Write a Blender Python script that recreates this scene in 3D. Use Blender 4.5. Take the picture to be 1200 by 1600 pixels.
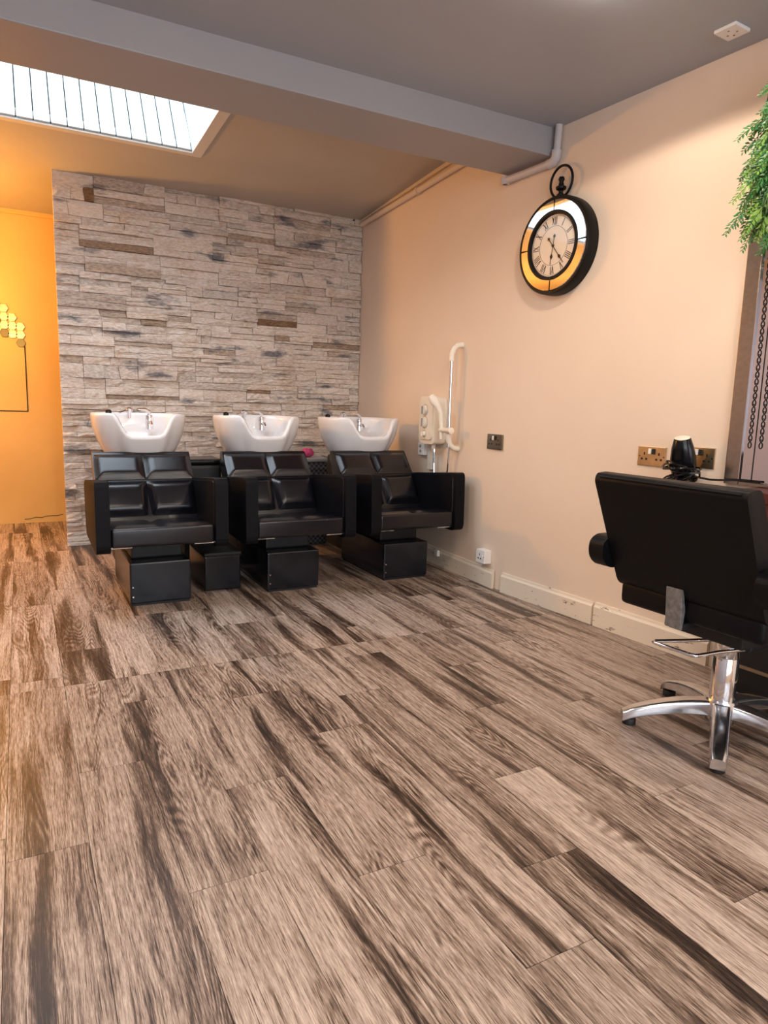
import bpy, bmesh, math, random
from mathutils import Vector, Matrix
from math import sin, cos, pi, radians

for o in list(bpy.data.objects): bpy.data.objects.remove(o, do_unlink=True)
SC = bpy.context.scene
COL = SC.collection
random.seed(7)

# ------------------------------------------------------------------ camera
CAM_H = 1.05
YAW, PITCH, ROLL = radians(27.946), radians(-8.843), radians(1.66)
FPX = 1074.0
fw = Vector((sin(YAW)*cos(PITCH), cos(YAW)*cos(PITCH), sin(PITCH)))
rt = Vector((cos(YAW), -sin(YAW), 0)); up = rt.cross(fw)
rt2 = cos(ROLL)*rt + sin(ROLL)*up; up2 = rt2.cross(fw)
cd = bpy.data.cameras.new('camera'); cam = bpy.data.objects.new('camera', cd); COL.objects.link(cam)
cam.matrix_world = Matrix(((rt2.x, up2.x, -fw.x, 0), (rt2.y, up2.y, -fw.y, 0), (rt2.z, up2.z, -fw.z, CAM_H), (0, 0, 0, 1)))
cd.sensor_fit = 'VERTICAL'; cd.sensor_height = 36.0; cd.lens = FPX/1600*36.0; cd.clip_start = 0.02
SC.camera = cam
# ------------------------------------------------------------------ world, exposure
W = bpy.data.worlds.new('world'); SC.world = W; W.use_nodes = True
bgn = W.node_tree.nodes['Background']; bgn.inputs[0].default_value = (0.80, 0.90, 1.0, 1); bgn.inputs[1].default_value = 6.0
SC.view_settings.view_transform = 'Standard'; SC.view_settings.look = 'None'
SC.view_settings.exposure = 0.25; SC.view_settings.gamma = 1.0; SC.view_settings.use_curve_mapping = False

def lamp_obj(name, kind, loc, energy, color, **kw):
    l = bpy.data.lights.new(name, kind); l.energy = energy; l.color = color
    for k, v in kw.items(): setattr(l, k, v)
    o = bpy.data.objects.new(name, l); COL.objects.link(o); o.location = loc
    return o
LAMP_W = 34.0
CEIL_LAMPS = [(1.72, 1.84), (0.35, 1.80), (1.70, 0.10), (0.35, 0.10), (-1.0, 1.0), (-0.2, -1.5), (1.6, -1.5)]
WARM = (1.0, 0.83, 0.66)

# ------------------------------------------------------------------ helpers
def link(name, me, parent=None, mat=None):
    o = bpy.data.objects.new(name, me); COL.objects.link(o)
    if parent: o.parent = parent
    if mat and me is not None: me.materials.append(mat)
    return o
def obj(name, bm, mat, parent=None, smooth=False):
    me = bpy.data.meshes.new(name); bmesh.ops.recalc_face_normals(bm, faces=bm.faces[:]); bm.to_mesh(me); bm.free()
    if smooth:
        for p in me.polygons: p.use_smooth = True
        if smooth != 'all':
            me.set_sharp_from_angle(angle=radians(42))
    return link(name, me, parent, mat)
def tag(o, label, cat, group=None):
    o['label'] = label; o['category'] = cat
    if group: o['group'] = group
    return o
def struct(o): o['kind'] = 'structure'; return o
def empty(name, loc=(0, 0, 0), rz=0, label=None, cat=None, group=None, mat=None):
    o = bpy.data.objects.new(name, None); COL.objects.link(o); o.empty_display_size = .1
    if mat is not None: o.matrix_world = mat
    else: o.location = loc; o.rotation_euler = (0, 0, rz)
    if label: tag(o, label, cat, group)
    return o
def dup(root, loc, label, rz=None):
    def cp(o, par):
        c = o.copy(); COL.objects.link(c); c.parent = par
        for ch in o.children: cp(ch, c)
        return c
    r = cp(root, None); r.location = loc; r['label'] = label
    if rz is not None: r.rotation_euler = (0, 0, rz)
    return r
BM = bmesh.new
def box(bm, x0, x1, y0, y1, z0, z1, bev=0, seg=2):
    r = bmesh.ops.create_cube(bm, size=1)
    vs = r['verts']
    for v in vs:
        v.co = Vector(((x0+x1)/2+v.co.x*(x1-x0), (y0+y1)/2+v.co.y*(y1-y0), (z0+z1)/2+v.co.z*(z1-z0)))
    if bev:
        es = list({e for v in vs for e in v.link_edges})
        bmesh.ops.bevel(bm, geom=es, offset=bev, segments=seg, profile=.6, affect='EDGES', clamp_overlap=True)
    return bm
def bx(*a, **k): return box(BM(), *a, **k)
def prism(bm, pts, d0, d1, axis='x', bev=0, seg=2):
    """extrude 2D polygon pts between d0,d1 along axis; pts are the other two coords in order"""
    def mk(p, d):
        a, b = p
        return {'x': (d, a, b), 'y': (a, d, b), 'z': (a, b, d)}[axis]
    A = [bm.verts.new(mk(p, d0)) for p in pts]; B = [bm.verts.new(mk(p, d1)) for p in pts]
    n = len(pts); fs = [bm.faces.new(A), bm.faces.new(B[::-1])]
    for i in range(n): fs.append(bm.faces.new((A[i], B[i], B[(i+1) % n], A[(i+1) % n])))
    if bev:
        es = list({e for v in A+B for e in v.link_edges})
        bmesh.ops.bevel(bm, geom=es, offset=bev, segments=seg, profile=.6, affect='EDGES', clamp_overlap=True)
    return bm
def rpoly(pts, rad, seg=5):
    """round polygon corners; rad scalar or list"""
    out = []; n = len(pts)
    for i in range(n):
        p = Vector(pts[i]); a = Vector(pts[i-1]); b = Vector(pts[(i+1) % n])
        r = rad[i] if isinstance(rad, (list, tuple)) else rad
        if r <= 0: out.append(tuple(p)); continue
        r = min(r, (a-p).length*.46, (b-p).length*.46)
        da = (a-p).normalized(); db = (b-p).normalized()
        q0 = p+da*r; q1 = p+db*r
        for k in range(seg+1):
            t = k/seg; out.append(tuple(q0*(1-t)**2+p*2*t*(1-t)+q1*t*t))
    return out
def tube(bm, pts, r, seg=10, closed=False, cap=True):
    P = [Vector(p) for p in pts]; n = len(P); rings = []
    prev = None
    for i in range(n):
        if closed: t = (P[(i+1) % n]-P[i-1])
        else: t = (P[min(i+1, n-1)]-P[max(i-1, 0)])
        t.normalize()
        if prev is None:
            a = Vector((0, 0, 1)) if abs(t.z) < .9 else Vector((1, 0, 0))
            u = t.cross(a).normalized()
        else:
            u = (prev-t*prev.dot(t)).normalized()
        prev = u; v = t.cross(u)
        rr = r[i] if isinstance(r, (list, tuple)) else r
        rings.append([bm.verts.new(P[i]+(u*cos(2*pi*k/seg)+v*sin(2*pi*k/seg))*rr) for k in range(seg)])
    m = n if closed else n-1
    for i in range(m):
        A = rings[i]; B = rings[(i+1) % n]
        for k in range(seg): bm.faces.new((A[k], A[(k+1) % seg], B[(k+1) % seg], B[k]))
    if cap and not closed:
        bm.faces.new(rings[0][::-1]); bm.faces.new(rings[-1])
    return bm
def lathe(bm, prof, c=(0, 0, 0), seg=32, axis='z', a0=0, a1=2*pi):
    full = abs(a1-a0-2*pi) < 1e-6; rings = []; m = seg if full else seg+1
    for (r, h) in prof:
        ring = []
        for k in range(m):
            a = a0+(a1-a0)*k/seg; x, y = r*cos(a), r*sin(a)
            co = {'z': (x, y, h), 'y': (x, h, y), 'x': (h, x, y)}[axis]
            ring.append(bm.verts.new(Vector(c)+Vector(co)))
        rings.append(ring)
    for i in range(len(prof)-1):
        for k in range(m if full else m-1):
            bm.faces.new((rings[i][k], rings[i][(k+1) % m], rings[i+1][(k+1) % m], rings[i+1][k]))
    bmesh.ops.remove_doubles(bm, verts=bm.verts[:], dist=1e-6)
    return bm
def arc(c, r, a0, a1, n, plane='xz', off=0):
    o = []
    for i in range(n+1):
        a = a0+(a1-a0)*i/n; u, v = c[0]+r*cos(a), c[1]+r*sin(a)
        o.append({'xz': (u, off, v), 'xy': (u, v, off), 'yz': (off, u, v)}[plane])
    return o
def pad(bm, org, U, V, N, w, h, t, bev, nu=14, nv=10, back=.02, pinch=None):
    """upholstered pad with chamfered border; org=centre on plane"""
    org, U, V, N = Vector(org), Vector(U), Vector(V), Vector(N)
    def ss(x): x = max(0, min(1, x)); return x*x*(3-2*x)
    grid = []
    def st(i, n):                      # denser near the borders
        q = i/n*2-1; return (abs(q)**.72)*(1 if q >= 0 else -1)
    for j in range(nv+1):
        row = []
        for i in range(nu+1):
            u, v = st(i, nu), st(j, nv)
            du, dv = (1-abs(u))*w/2, (1-abs(v))*h/2
            hh = t*ss(min(du, dv)/bev*.9+.1)*(.9+.1*(1-u*u)*(1-v*v))
            if du < 1e-6 or dv < 1e-6: hh = 0
            if pinch: hh -= pinch(u, v)
            row.append(bm.verts.new(org+U*u*w/2+V*v*h/2+N*hh))
        grid.append(row)
    for j in range(nv):
        for i in range(nu): bm.faces.new((grid[j][i], grid[j][i+1], grid[j+1][i+1], grid[j+1][i]))
    bnd = grid[0]+[r[-1] for r in grid[1:]]+grid[-1][-2::-1]+[r[0] for r in grid[-2:0:-1]]
    lo = [bm.verts.new(v.co-N*back) for v in bnd]; n = len(bnd)
    for i in range(n): bm.faces.new((bnd[i], lo[i], lo[(i+1) % n], bnd[(i+1) % n]))
    bm.faces.new(lo)
    return bm

# ------------------------------------------------------------------ materials
def nmat(name):
    m = bpy.data.materials.new(name); m.use_nodes = True; nt = m.node_tree
    return m, nt, nt.nodes['Principled BSDF']
def N(nt, t, **kw):
    n = nt.nodes.new(t)
    for k, v in kw.items():
        if k.startswith('i_'): n.inputs[int(k[2:])].default_value = v
        else: setattr(n, k, v)
    return n
def L(nt, a, b): nt.links.new(a, b)
def math_n(nt, op, a, b=None, c=None):
    n = nt.nodes.new('ShaderNodeMath'); n.operation = op
    for i, v in enumerate((a, b, c)):
        if v is None: continue
        if hasattr(v, 'is_linked') or hasattr(v, 'links'): L(nt, v, n.inputs[i])
        else: n.inputs[i].default_value = v
    return n.outputs[0]
def ramp(nt, fac, stops, interp='LINEAR'):
    r = nt.nodes.new('ShaderNodeValToRGB'); cr = r.color_ramp; cr.interpolation = interp
    while len(cr.elements) < len(stops): cr.elements.new(.5)
    for e, (p, c) in zip(cr.elements, stops): e.position = p; e.color = (*c, 1) if len(c) == 3 else c
    L(nt, fac, r.inputs[0]); return r.outputs[0]
def mixc(nt, fac, a, b, mode='MIX'):
    n = nt.nodes.new('ShaderNodeMix'); n.data_type = 'RGBA'; n.blend_type = mode
    for i, v in ((0, fac), (6, a), (7, b)):
        if hasattr(v, 'links'): L(nt, v, n.inputs[i])
        else: n.inputs[i].default_value = v if i == 0 else (*v, 1)
    return n.outputs[2]
def plain(name, col, rough=.5, metal=0, spec=None, noise=0, nscale=40, bump=0, bscale=200, coat=0, var=None):
    m, nt, p = nmat(name)
    p.inputs['Roughness'].default_value = rough; p.inputs['Metallic'].default_value = metal
    if spec is not None: p.inputs['Specular IOR Level'].default_value = spec
    if coat: p.inputs['Coat Weight'].default_value = coat; p.inputs['Coat Roughness'].default_value = .12
    tc = N(nt, 'ShaderNodeTexCoord')
    nz = N(nt, 'ShaderNodeTexNoise'); nz.inputs['Scale'].default_value = nscale; nz.inputs['Detail'].default_value = 5
    L(nt, tc.outputs['Object'], nz.inputs['Vector'])
    lo = tuple(c*(1-noise) for c in col); hi = tuple(min(1, c*(1+noise)) for c in col)
    L(nt, ramp(nt, nz.outputs[0], [(.3, lo), (.7, hi)]), p.inputs['Base Color'])
    if bump:
        n2 = N(nt, 'ShaderNodeTexNoise'); n2.inputs['Scale'].default_value = bscale; n2.inputs['Detail'].default_value = 3
        L(nt, tc.outputs['Object'], n2.inputs['Vector'])
        b = N(nt, 'ShaderNodeBump'); b.inputs['Strength'].default_value = bump; b.inputs['Distance'].default_value = .004
        L(nt, n2.outputs[0], b.inputs['Height']); L(nt, b.outputs[0], p.inputs['Normal'])
    return m
def emit(name, col, s):
    m, nt, p = nmat(name); p.inputs['Base Color'].default_value = (*col, 1)
    p.inputs['Emission Color'].default_value = (*col, 1); p.inputs['Emission Strength'].default_value = s
    return m
def glass_mat(name):
    m = bpy.data.materials.new(name); m.use_nodes = True; nt = m.node_tree; nt.nodes.remove(nt.nodes['Principled BSDF'])
    out = nt.nodes['Material Output']; t = N(nt, 'ShaderNodeBsdfTransparent'); g = N(nt, 'ShaderNodeBsdfGlossy'); g.inputs['Roughness'].default_value = .02
    lw = N(nt, 'ShaderNodeLayerWeight'); lw.inputs[0].default_value = .5
    fc_ = math_n(nt, 'MULTIPLY_ADD', math_n(nt, 'POWER', lw.outputs['Facing'], 4.0), .6, .04)
    mx = N(nt, 'ShaderNodeMixShader'); L(nt, fc_, mx.inputs[0]); L(nt, t.outputs[0], mx.inputs[1]); L(nt, g.outputs[0], mx.inputs[2])
    L(nt, mx.outputs[0], out.inputs[0]); return m

def wood_floor():
    m, nt, p = nmat('wood_plank')
    tc = N(nt, 'ShaderNodeTexCoord'); oi = N(nt, 'ShaderNodeObjectInfo')
    sep = N(nt, 'ShaderNodeSeparateXYZ'); L(nt, tc.outputs['Object'], sep.inputs[0])
    rx = math_n(nt, 'MULTIPLY', oi.outputs['Random'], 37.0); ry = math_n(nt, 'MULTIPLY', oi.outputs['Random'], 91.0)
    X = math_n(nt, 'ADD', sep.outputs[0], rx); Y = math_n(nt, 'ADD', sep.outputs[1], ry)
    def vec(sx, sy):
        c = N(nt, 'ShaderNodeCombineXYZ'); L(nt, math_n(nt, 'MULTIPLY', X, sx), c.inputs[0]); L(nt, math_n(nt, 'MULTIPLY', Y, sy), c.inputs[1]); return c.outputs[0]
    def noise(v, sc=1, det=4, dist=0, rough=.55):
        n = N(nt, 'ShaderNodeTexNoise'); n.inputs['Scale'].default_value = sc; n.inputs['Detail'].default_value = det; n.inputs['Distortion'].default_value = dist
        n.inputs['Roughness'].default_value = rough; L(nt, v, n.inputs['Vector']); return n.outputs[0]
    warp = noise(vec(6, 2.2), 1, 2)
    Xw = math_n(nt, 'ADD', X, math_n(nt, 'MULTIPLY_ADD', warp, .05, -.025))
    def vecw(sx, sy):
        c = N(nt, 'ShaderNodeCombineXYZ'); L(nt, math_n(nt, 'MULTIPLY', Xw, sx), c.inputs[0]); L(nt, math_n(nt, 'MULTIPLY', Y, sy), c.inputs[1]); return c.outputs[0]
    broad = noise(vecw(15, .9), 1, 2, .3, .5)
    streak = noise(vecw(120, 3.2), 1, 4, .2, .6)
    fine = noise(vec(520, 26), 1, 3, 0, .7)
    pores = noise(vec(260, 7), 1, 2, 0, .5)
    band = ramp(nt, broad, [(.50, (0, 0, 0)), (.68, (1, 1, 1))])
    fld = noise(vecw(9, 1.0), 1, 1.0, .15)
    rings = math_n(nt, 'MULTIPLY_ADD', math_n(nt, 'SINE', math_n(nt, 'MULTIPLY', fld, 190.0)), .5, .5)
    ringmask = ramp(nt, noise(vecw(8, 1.3), 1, 2), [(.50, (0, 0, 0)), (.62, (1, 1, 1))])
    ringv = math_n(nt, 'MULTIPLY', rings, ringmask)
    s = math_n(nt, 'ADD', math_n(nt, 'MULTIPLY_ADD', streak, .75, -.375), math_n(nt, 'MULTIPLY_ADD', fine, .95, -.475))
    s = math_n(nt, 'ADD', s, math_n(nt, 'MULTIPLY', band, -.36))
    s = math_n(nt, 'ADD', s, math_n(nt, 'MULTIPLY', ringv, -.20))
    s = math_n(nt, 'ADD', s, math_n(nt, 'MULTIPLY', ramp(nt, pores, [(.57, (0, 0, 0)), (.66, (1, 1, 1))]), -.20))
    r2 = math_n(nt, 'FRACT', math_n(nt, 'MULTIPLY', oi.outputs['Random'], 13.7))
    s = math_n(nt, 'ADD', s, math_n(nt, 'MULTIPLY_ADD', r2, .14, .555))
    col = ramp(nt, s, [(.14, (.016, .009, .006)), (.36, (.090, .056, .040)), (.50, (.235, .168, .128)), (.66, (.43, .335, .275)), (.88, (.66, .555, .475))])
    L(nt, col, p.inputs['Base Color'])
    L(nt, math_n(nt, 'MULTIPLY_ADD', fine, -.18, .46), p.inputs['Roughness'])
    p.inputs['Specular IOR Level'].default_value = .42
    bmp = N(nt, 'ShaderNodeBump'); bmp.inputs['Strength'].default_value = .22; bmp.inputs['Distance'].default_value = .0015
    L(nt, s, bmp.inputs['Height']); L(nt, bmp.outputs[0], p.inputs['Normal'])
    return m
def stone_mat():
    m, nt, p = nmat('ledge_stone')
    oi = N(nt, 'ShaderNodeObjectInfo'); geo = N(nt, 'ShaderNodeNewGeometry'); at = N(nt, 'ShaderNodeAttribute'); at.attribute_name = 'tone'
    r = math_n(nt, 'FRACT', math_n(nt, 'ADD', at.outputs['Fac'], 0.0))
    base = ramp(nt, r, [(0, (.74, .64, .56)), (.25, (.66, .57, .50)), (.5, (.78, .68, .60)), (.72, (.68, .57, .48)), (.90, (.60, .53, .48)), (.975, (.46, .35, .26)), (1, (.22, .12, .06))])
    mp = N(nt, 'ShaderNodeMapping'); mp.inputs['Scale'].default_value = (2.6, 2.6, 9.0); L(nt, geo.outputs['Position'], mp.inputs['Vector'])
    n1 = N(nt, 'ShaderNodeTexNoise'); n1.inputs['Scale'].default_value = 1.3; n1.inputs['Detail'].default_value = 4; L(nt, mp.outputs[0], n1.inputs['Vector'])
    g = ramp(nt, n1.outputs[0], [(.59, (0, 0, 0)), (.69, (1, 1, 1))])
    c = mixc(nt, math_n(nt, 'MULTIPLY', g, .85), base, (.13, .135, .16))
    n3 = N(nt, 'ShaderNodeTexNoise'); n3.inputs['Scale'].default_value = 5; n3.inputs['Detail'].default_value = 3; L(nt, geo.outputs['Position'], n3.inputs['Vector'])
    g3 = ramp(nt, n3.outputs[0], [(.55, (0, 0, 0)), (.75, (1, 1, 1))])
    c = mixc(nt, math_n(nt, 'MULTIPLY', g3, .45), c, (.50, .35, .21))
    mp2 = N(nt, 'ShaderNodeMapping'); mp2.inputs['Scale'].default_value = (1, 1, 3.0); L(nt, geo.outputs['Position'], mp2.inputs['Vector'])
    n2 = N(nt, 'ShaderNodeTexNoise'); n2.inputs['Scale'].default_value = 38; n2.inputs['Detail'].default_value = 6; L(nt, mp2.outputs[0], n2.inputs['Vector'])
    c = mixc(nt, .75, c, ramp(nt, n2.outputs[0], [(.28, (.22, .22, .22)), (.72, (.74, .74, .74))]), 'OVERLAY')
    L(nt, c, p.inputs['Base Color']); p.inputs['Roughness'].default_value = .88
    b = N(nt, 'ShaderNodeBump'); b.inputs['Strength'].default_value = .75; b.inputs['Distance'].default_value = .012
    L(nt, n2.outputs[0], b.inputs['Height']); L(nt, b.outputs[0], p.inputs['Normal'])
    return m
def paint(name, col, marks=(0.5, 0.4, 0.3), amt=.12, rough=.6):
    m, nt, p = nmat(name); geo = N(nt, 'ShaderNodeNewGeometry')
    n1 = N(nt, 'ShaderNodeTexNoise'); n1.inputs['Scale'].default_value = 1.6; n1.inputs['Detail'].default_value = 6; L(nt, geo.outputs['Position'], n1.inputs['Vector'])
    c = mixc(nt, math_n(nt, 'MULTIPLY', ramp(nt, n1.outputs[0], [(.4, (0, 0, 0)), (.7, (1, 1, 1))]), amt), col, marks)
    L(nt, c, p.inputs['Base Color']); p.inputs['Roughness'].default_value = rough; p.inputs['Specular IOR Level'].default_value = .3
    n2 = N(nt, 'ShaderNodeTexNoise'); n2.inputs['Scale'].default_value = 120; L(nt, geo.outputs['Position'], n2.inputs['Vector'])
    b = N(nt, 'ShaderNodeBump'); b.inputs['Strength'].default_value = .08; b.inputs['Distance'].default_value = .003
    L(nt, n2.outputs[0], b.inputs['Height']); L(nt, b.outputs[0], p.inputs['Normal'])
    return m
def chipped():
    m, nt, p = nmat('chipped_skirting_paint'); geo = N(nt, 'ShaderNodeNewGeometry')
    mp = N(nt, 'ShaderNodeMapping'); mp.inputs['Scale'].default_value = (5, 5, 26); L(nt, geo.outputs['Position'], mp.inputs['Vector'])
    n1 = N(nt, 'ShaderNodeTexNoise'); n1.inputs['Scale'].default_value = 2.4; n1.inputs['Detail'].default_value = 8; n1.inputs['Roughness'].default_value = .7; L(nt, mp.outputs[0], n1.inputs['Vector'])
    f = ramp(nt, n1.outputs[0], [(.62, (0, 0, 0)), (.645, (1, 1, 1))])
    c = mixc(nt, f, (.80, .70, .57), (.22, .15, .10))
    L(nt, c, p.inputs['Base Color']); p.inputs['Roughness'].default_value = .45
    return m
def brushed(name, col, rough=.28):
    m, nt, p = nmat(name); p.inputs['Metallic'].default_value = 1; tc = N(nt, 'ShaderNodeTexCoord')
    mp = N(nt, 'ShaderNodeMapping'); mp.inputs['Scale'].default_value = (900, 14, 900); L(nt, tc.outputs['Object'], mp.inputs['Vector'])
    n = N(nt, 'ShaderNodeTexNoise'); n.inputs['Scale'].default_value = 1; n.inputs['Detail'].default_value = 3; L(nt, mp.outputs[0], n.inputs['Vector'])
    L(nt, ramp(nt, n.outputs[0], [(.3, tuple(c*.8 for c in col)), (.7, col)]), p.inputs['Base Color'])
    L(nt, math_n(nt, 'MULTIPLY_ADD', n.outputs[0], .2, rough-.1), p.inputs['Roughness'])
    return m
def weave():
    m, nt, p = nmat('woven_black_rattan'); tc = N(nt, 'ShaderNodeTexCoord')
    ch = N(nt, 'ShaderNodeTexChecker'); ch.inputs['Scale'].default_value = 55; L(nt, tc.outputs['Object'], ch.inputs['Vector'])
    ch.inputs['Color1'].default_value = (.012, .012, .014, 1); ch.inputs['Color2'].default_value = (.09, .09, .10, 1)
    L(nt, ch.outputs[0], p.inputs['Base Color']); p.inputs['Roughness'].default_value = .5
    return m

M = dict(
 plank=wood_floor(), stone=stone_mat(),
 sub=plain('floor_underlay', (.02, .014, .01), .9),
 wall=paint('cream_peach_paint', (.82, .67, .54), (.68, .52, .40), .22),
 orange=paint('ochre_paint', (.80, .50, .17), (.60, .33, .09), .4),
 ceil=paint('grey_ceiling_paint', (.39, .41, .455), (.37, .37, .39), .25, .42),
 ceil2=paint('taupe_ceiling_paint', (.47, .42, .36), (.36, .31, .26), .35, .5),
 beam=paint('grey_beam_paint', (.34, .325, .335), (.40, .36, .35), .25, .45),
 lilac=paint('lilac_grey_paint', (.36, .34, .38), (.30, .28, .30), .2),
 white=plain('white_board_paint', (.60, .66, .68), .5),
 trimw=plain('pale_trim_paint', (.62, .58, .54), .5),
 groove=plain('board_groove', (.10, .11, .12), .8),
 skirt=chipped(),
 leather=plain('black_leather', (.005, .005, .008), .20, spec=.52, bump=.10, bscale=420),
 leather3=plain('black_leather_arm', (.004, .004, .006), .5, spec=.12, bump=.1, bscale=420),
 leather2=plain('black_leather_matt', (.003, .003, .004), .45, spec=.18, bump=.2, bscale=380),
 gloss=plain('black_gloss_panel', (.006, .008, .013), .16, spec=.45, noise=.5, nscale=9),
 black=plain('matt_black', (.006, .006, .007), .55),
 blackpl=plain('black_shiny_plastic', (.004, .004, .005), .22, spec=.3),
 ceramic=plain('white_ceramic', (.80, .78, .79), .12, spec=.5, coat=.3),
 chrome=plain('chrome', (.82, .83, .86), .08, metal=1),
 alu=plain('polished_aluminium', (.72, .73, .76), .2, metal=1, noise=.12, nscale=30),
 steel=plain('brushed_steel_frame', (.40, .36, .31), .22, metal=1, noise=.1, nscale=60),
 brass=plain('satin_brass_plate', (.62, .50, .33), .33, metal=1, noise=.12, nscale=25),
 nickel=plain('dark_polished_nickel', (.30, .26, .21), .15, metal=1),
 mirror=plain('mirror_glass', (.86, .84, .86), .03, metal=1),
 pipe=plain('painted_pipe', (.70, .57, .46), .45),
 pipe2=plain('grey_painted_pipe', (.56, .51, .51), .45),
 cream=plain('cream_plastic', (.86, .78, .66), .3),
 whitepl=plain('white_plastic', (.86, .84, .82), .35),
 grey=plain('grey_plastic', (.28, .28, .28), .4),
 strap=plain('grey_worn_metal', (.16, .155, .15), .4, noise=.35, nscale=60),
 face=plain('clock_face_card', (.82, .70, .57), .5),
 iron=plain('black_iron', (.004, .004, .004), .45, spec=.2),
 gold=plain('gold_mirror', (.80, .55, .13), .25, metal=1, noise=.25, nscale=30),
 golddk=plain('gold_mirror_brown', (.30, .15, .03), .3, metal=1),
 redwood=plain('dark_red_wood', (.075, .016, .012), .45, noise=.3, nscale=20),
 leafA=plain('fern_leaf_green', (.03, .16, .035), .42, noise=.6, nscale=14),
 leafB=plain('fern_leaf_yellow_green', (.17, .34, .05), .42, noise=.5, nscale=14),
 stem=plain('fern_stem', (.06, .13, .03), .6),
 wick=plain('brown_wicker', (.12, .07, .04), .7, noise=.4),
 weave=weave(), pink=plain('pink_fabric', (.55, .06, .18), .8), paper=plain('white_paper', (.85, .85, .85), .7),
 glass=glass_mat('clear_glass'), lens=emit('warm_lamp_diffuser', (1.0, .90, .82), 20.0),
 bulb=emit('amber_bulb', (1.0, .60, .18), 12.0), mortar=plain('dark_joint', (.035, .03, .027), .95),
)

# ------------------------------------------------------------------ room geometry constants
TW = radians(4.575); OFF = 2.6717
nW = Vector((cos(TW), sin(TW), 0)); tW = Vector((-sin(TW), cos(TW), 0))       # front part of right wall
BEND = Vector((2.426, 3.15, 0)); COR = Vector((2.512, 5.25, 0))
tR = (COR-BEND).normalized(); nR = Vector((tR.y, -tR.x, 0))                  # rear part of right wall
YS = 5.25; YO = 6.335; XL = -1.9; YF = -2.6
def wpt(s, z, out=0): return nW*(OFF-out)+tW*s+Vector((0, 0, z))
def wmat(s, z, out=0):
    """frame on the front right wall: X = viewer's right, Y = up, Z = out of the wall"""
    x = -tW; o = -nW; p = wpt(s, z, out)
    return Matrix(((x.x, 0, o.x, p.x), (x.y, 0, o.y, p.y), (0, 1, 0, p.z), (0, 0, 0, 1)))
def rpt(y, z, out=0):
    k = (y-BEND.y)/tR.y; return BEND+tR*k-nR*out+Vector((0, 0, z))
def rmat(y, z, out=0):
    x = -tR; o = -nR; p = rpt(y, z, out)
    return Matrix(((x.x, 0, o.x, p.x), (x.y, 0, o.y, p.y), (0, 1, 0, p.z), (0, 0, 0, 1)))
def wx(y): return (OFF-y*sin(TW))/cos(TW) if y < BEND.y else BEND.x+(y-BEND.y)*tR.x/tR.y
CZ = 2.44                                            # front ceiling
def rcz(y): return 2.505-.042*(y-5.25)               # rear ceiling falls slightly to the back

# ------------------------------------------------------------------ floor with planks
fl = struct(obj('floor', bx(XL-.1, 2.95, YF-.1, YO+.1, -.06, -.006), M['sub']))
PW, PX0, PL, SEAM = .1757, -.075, 1.04, 2.645
known = {0: 1.64, 1: 1.98, 2: 1.363, 3: 1.726, 4: 1.255, 5: .885, 6: 1.118, 7: 1.46, 8: .826, 9: 1.197, 10: 1.767}
pmesh = {}
def plank(xc, y0, y1):
    ln = round(y1-y0, 3)
    if ln < .02: return
    if ln not in pmesh:
        me = bpy.data.meshes.new('plank'); b = bx(-PW/2+.0006, PW/2-.0006, -ln/2+.0008, ln/2-.0008, -.006, 0); b.to_mesh(me); b.free(); me.materials.append(M['plank']); pmesh[ln] = me
    o = link('plank', pmesh[ln], fl); o.location = (xc, (y0+y1)/2, 0)
rp = random.Random(3)
for k in range(-11, 17):
    xc = PX0+PW*(k+.5)
    ymin = YF
    for (a, b, ph) in ((ymin, SEAM, known.get(k, rp.uniform(0, PL))), (SEAM, YO, 2.737 if k == 0 else SEAM+rp.uniform(.08, PL))):
        e = ph
        while e > a: e -= PL
        cuts = [a]; e += PL
        while e < b-.001:
            if e > a+.001: cuts.append(e)
            e += PL
        cuts.append(b)
        for i in range(len(cuts)-1):
            if k >= 15 and cuts[i] > .2: continue
            plank(xc, cuts[i], cuts[i+1])

# ------------------------------------------------------------------ walls
def wallpoly(name, pts, z0, z1, mat): return struct(obj(name, prism(BM(), pts, z0, z1, 'z'), mat))
def xy(v): return (v.x, v.y)
s0 = (YF-OFF*sin(TW))/cos(TW)
pf = wpt(s0, 0); pe = rpt(YO+.1, 0)
b0, b1 = BEND-tW*.22, BEND+tR*.22
curve = [xy(b0*(1-t)**2+BEND*2*t*(1-t)+b1*t*t) for t in [i/8 for i in range(9)]]
struct(obj('wall_right', prism(BM(), [xy(pf)]+curve+[xy(pe), (pe.x+.25, pe.y), (BEND.x+.25, BEND.y), (pf.x+.25, pf.y)], 0, 2.75, 'z'), M['wall'], None, True))
ob = struct(obj('wall_back', bx(XL, 2.7, YO, YO+.12, 0, 2.75), M['orange']))
struct(obj('wall_left', bx(XL-.12, XL, YF, YO+.12, 0, 2.75), M['lilac']))
# front wall (behind the camera) with shop window
fwm = BM()
box(fwm, XL, -1.3, YF-.12, YF, 0, 2.75); box(fwm, 2.0, 2.95, YF-.12, YF, 0, 2.75)
box(fwm, -1.3, 2.0, YF-.12, YF, 0, .55); box(fwm, -1.3, 2.0, YF-.12, YF, 2.15, 2.75)
struct(obj('wall_front', fwm, M['wall']))
w2 = struct(obj('window_2', bx(-1.3, 2.0, YF-.07, YF-.06, .55, 2.15), M['glass']))
for xa in (-1.3, .32, 1.95):
    obj('window_frame', bx(xa, xa+.05, YF-.10, YF-.03, .55, 2.15, .004), M['whitepl'], w2)
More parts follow.
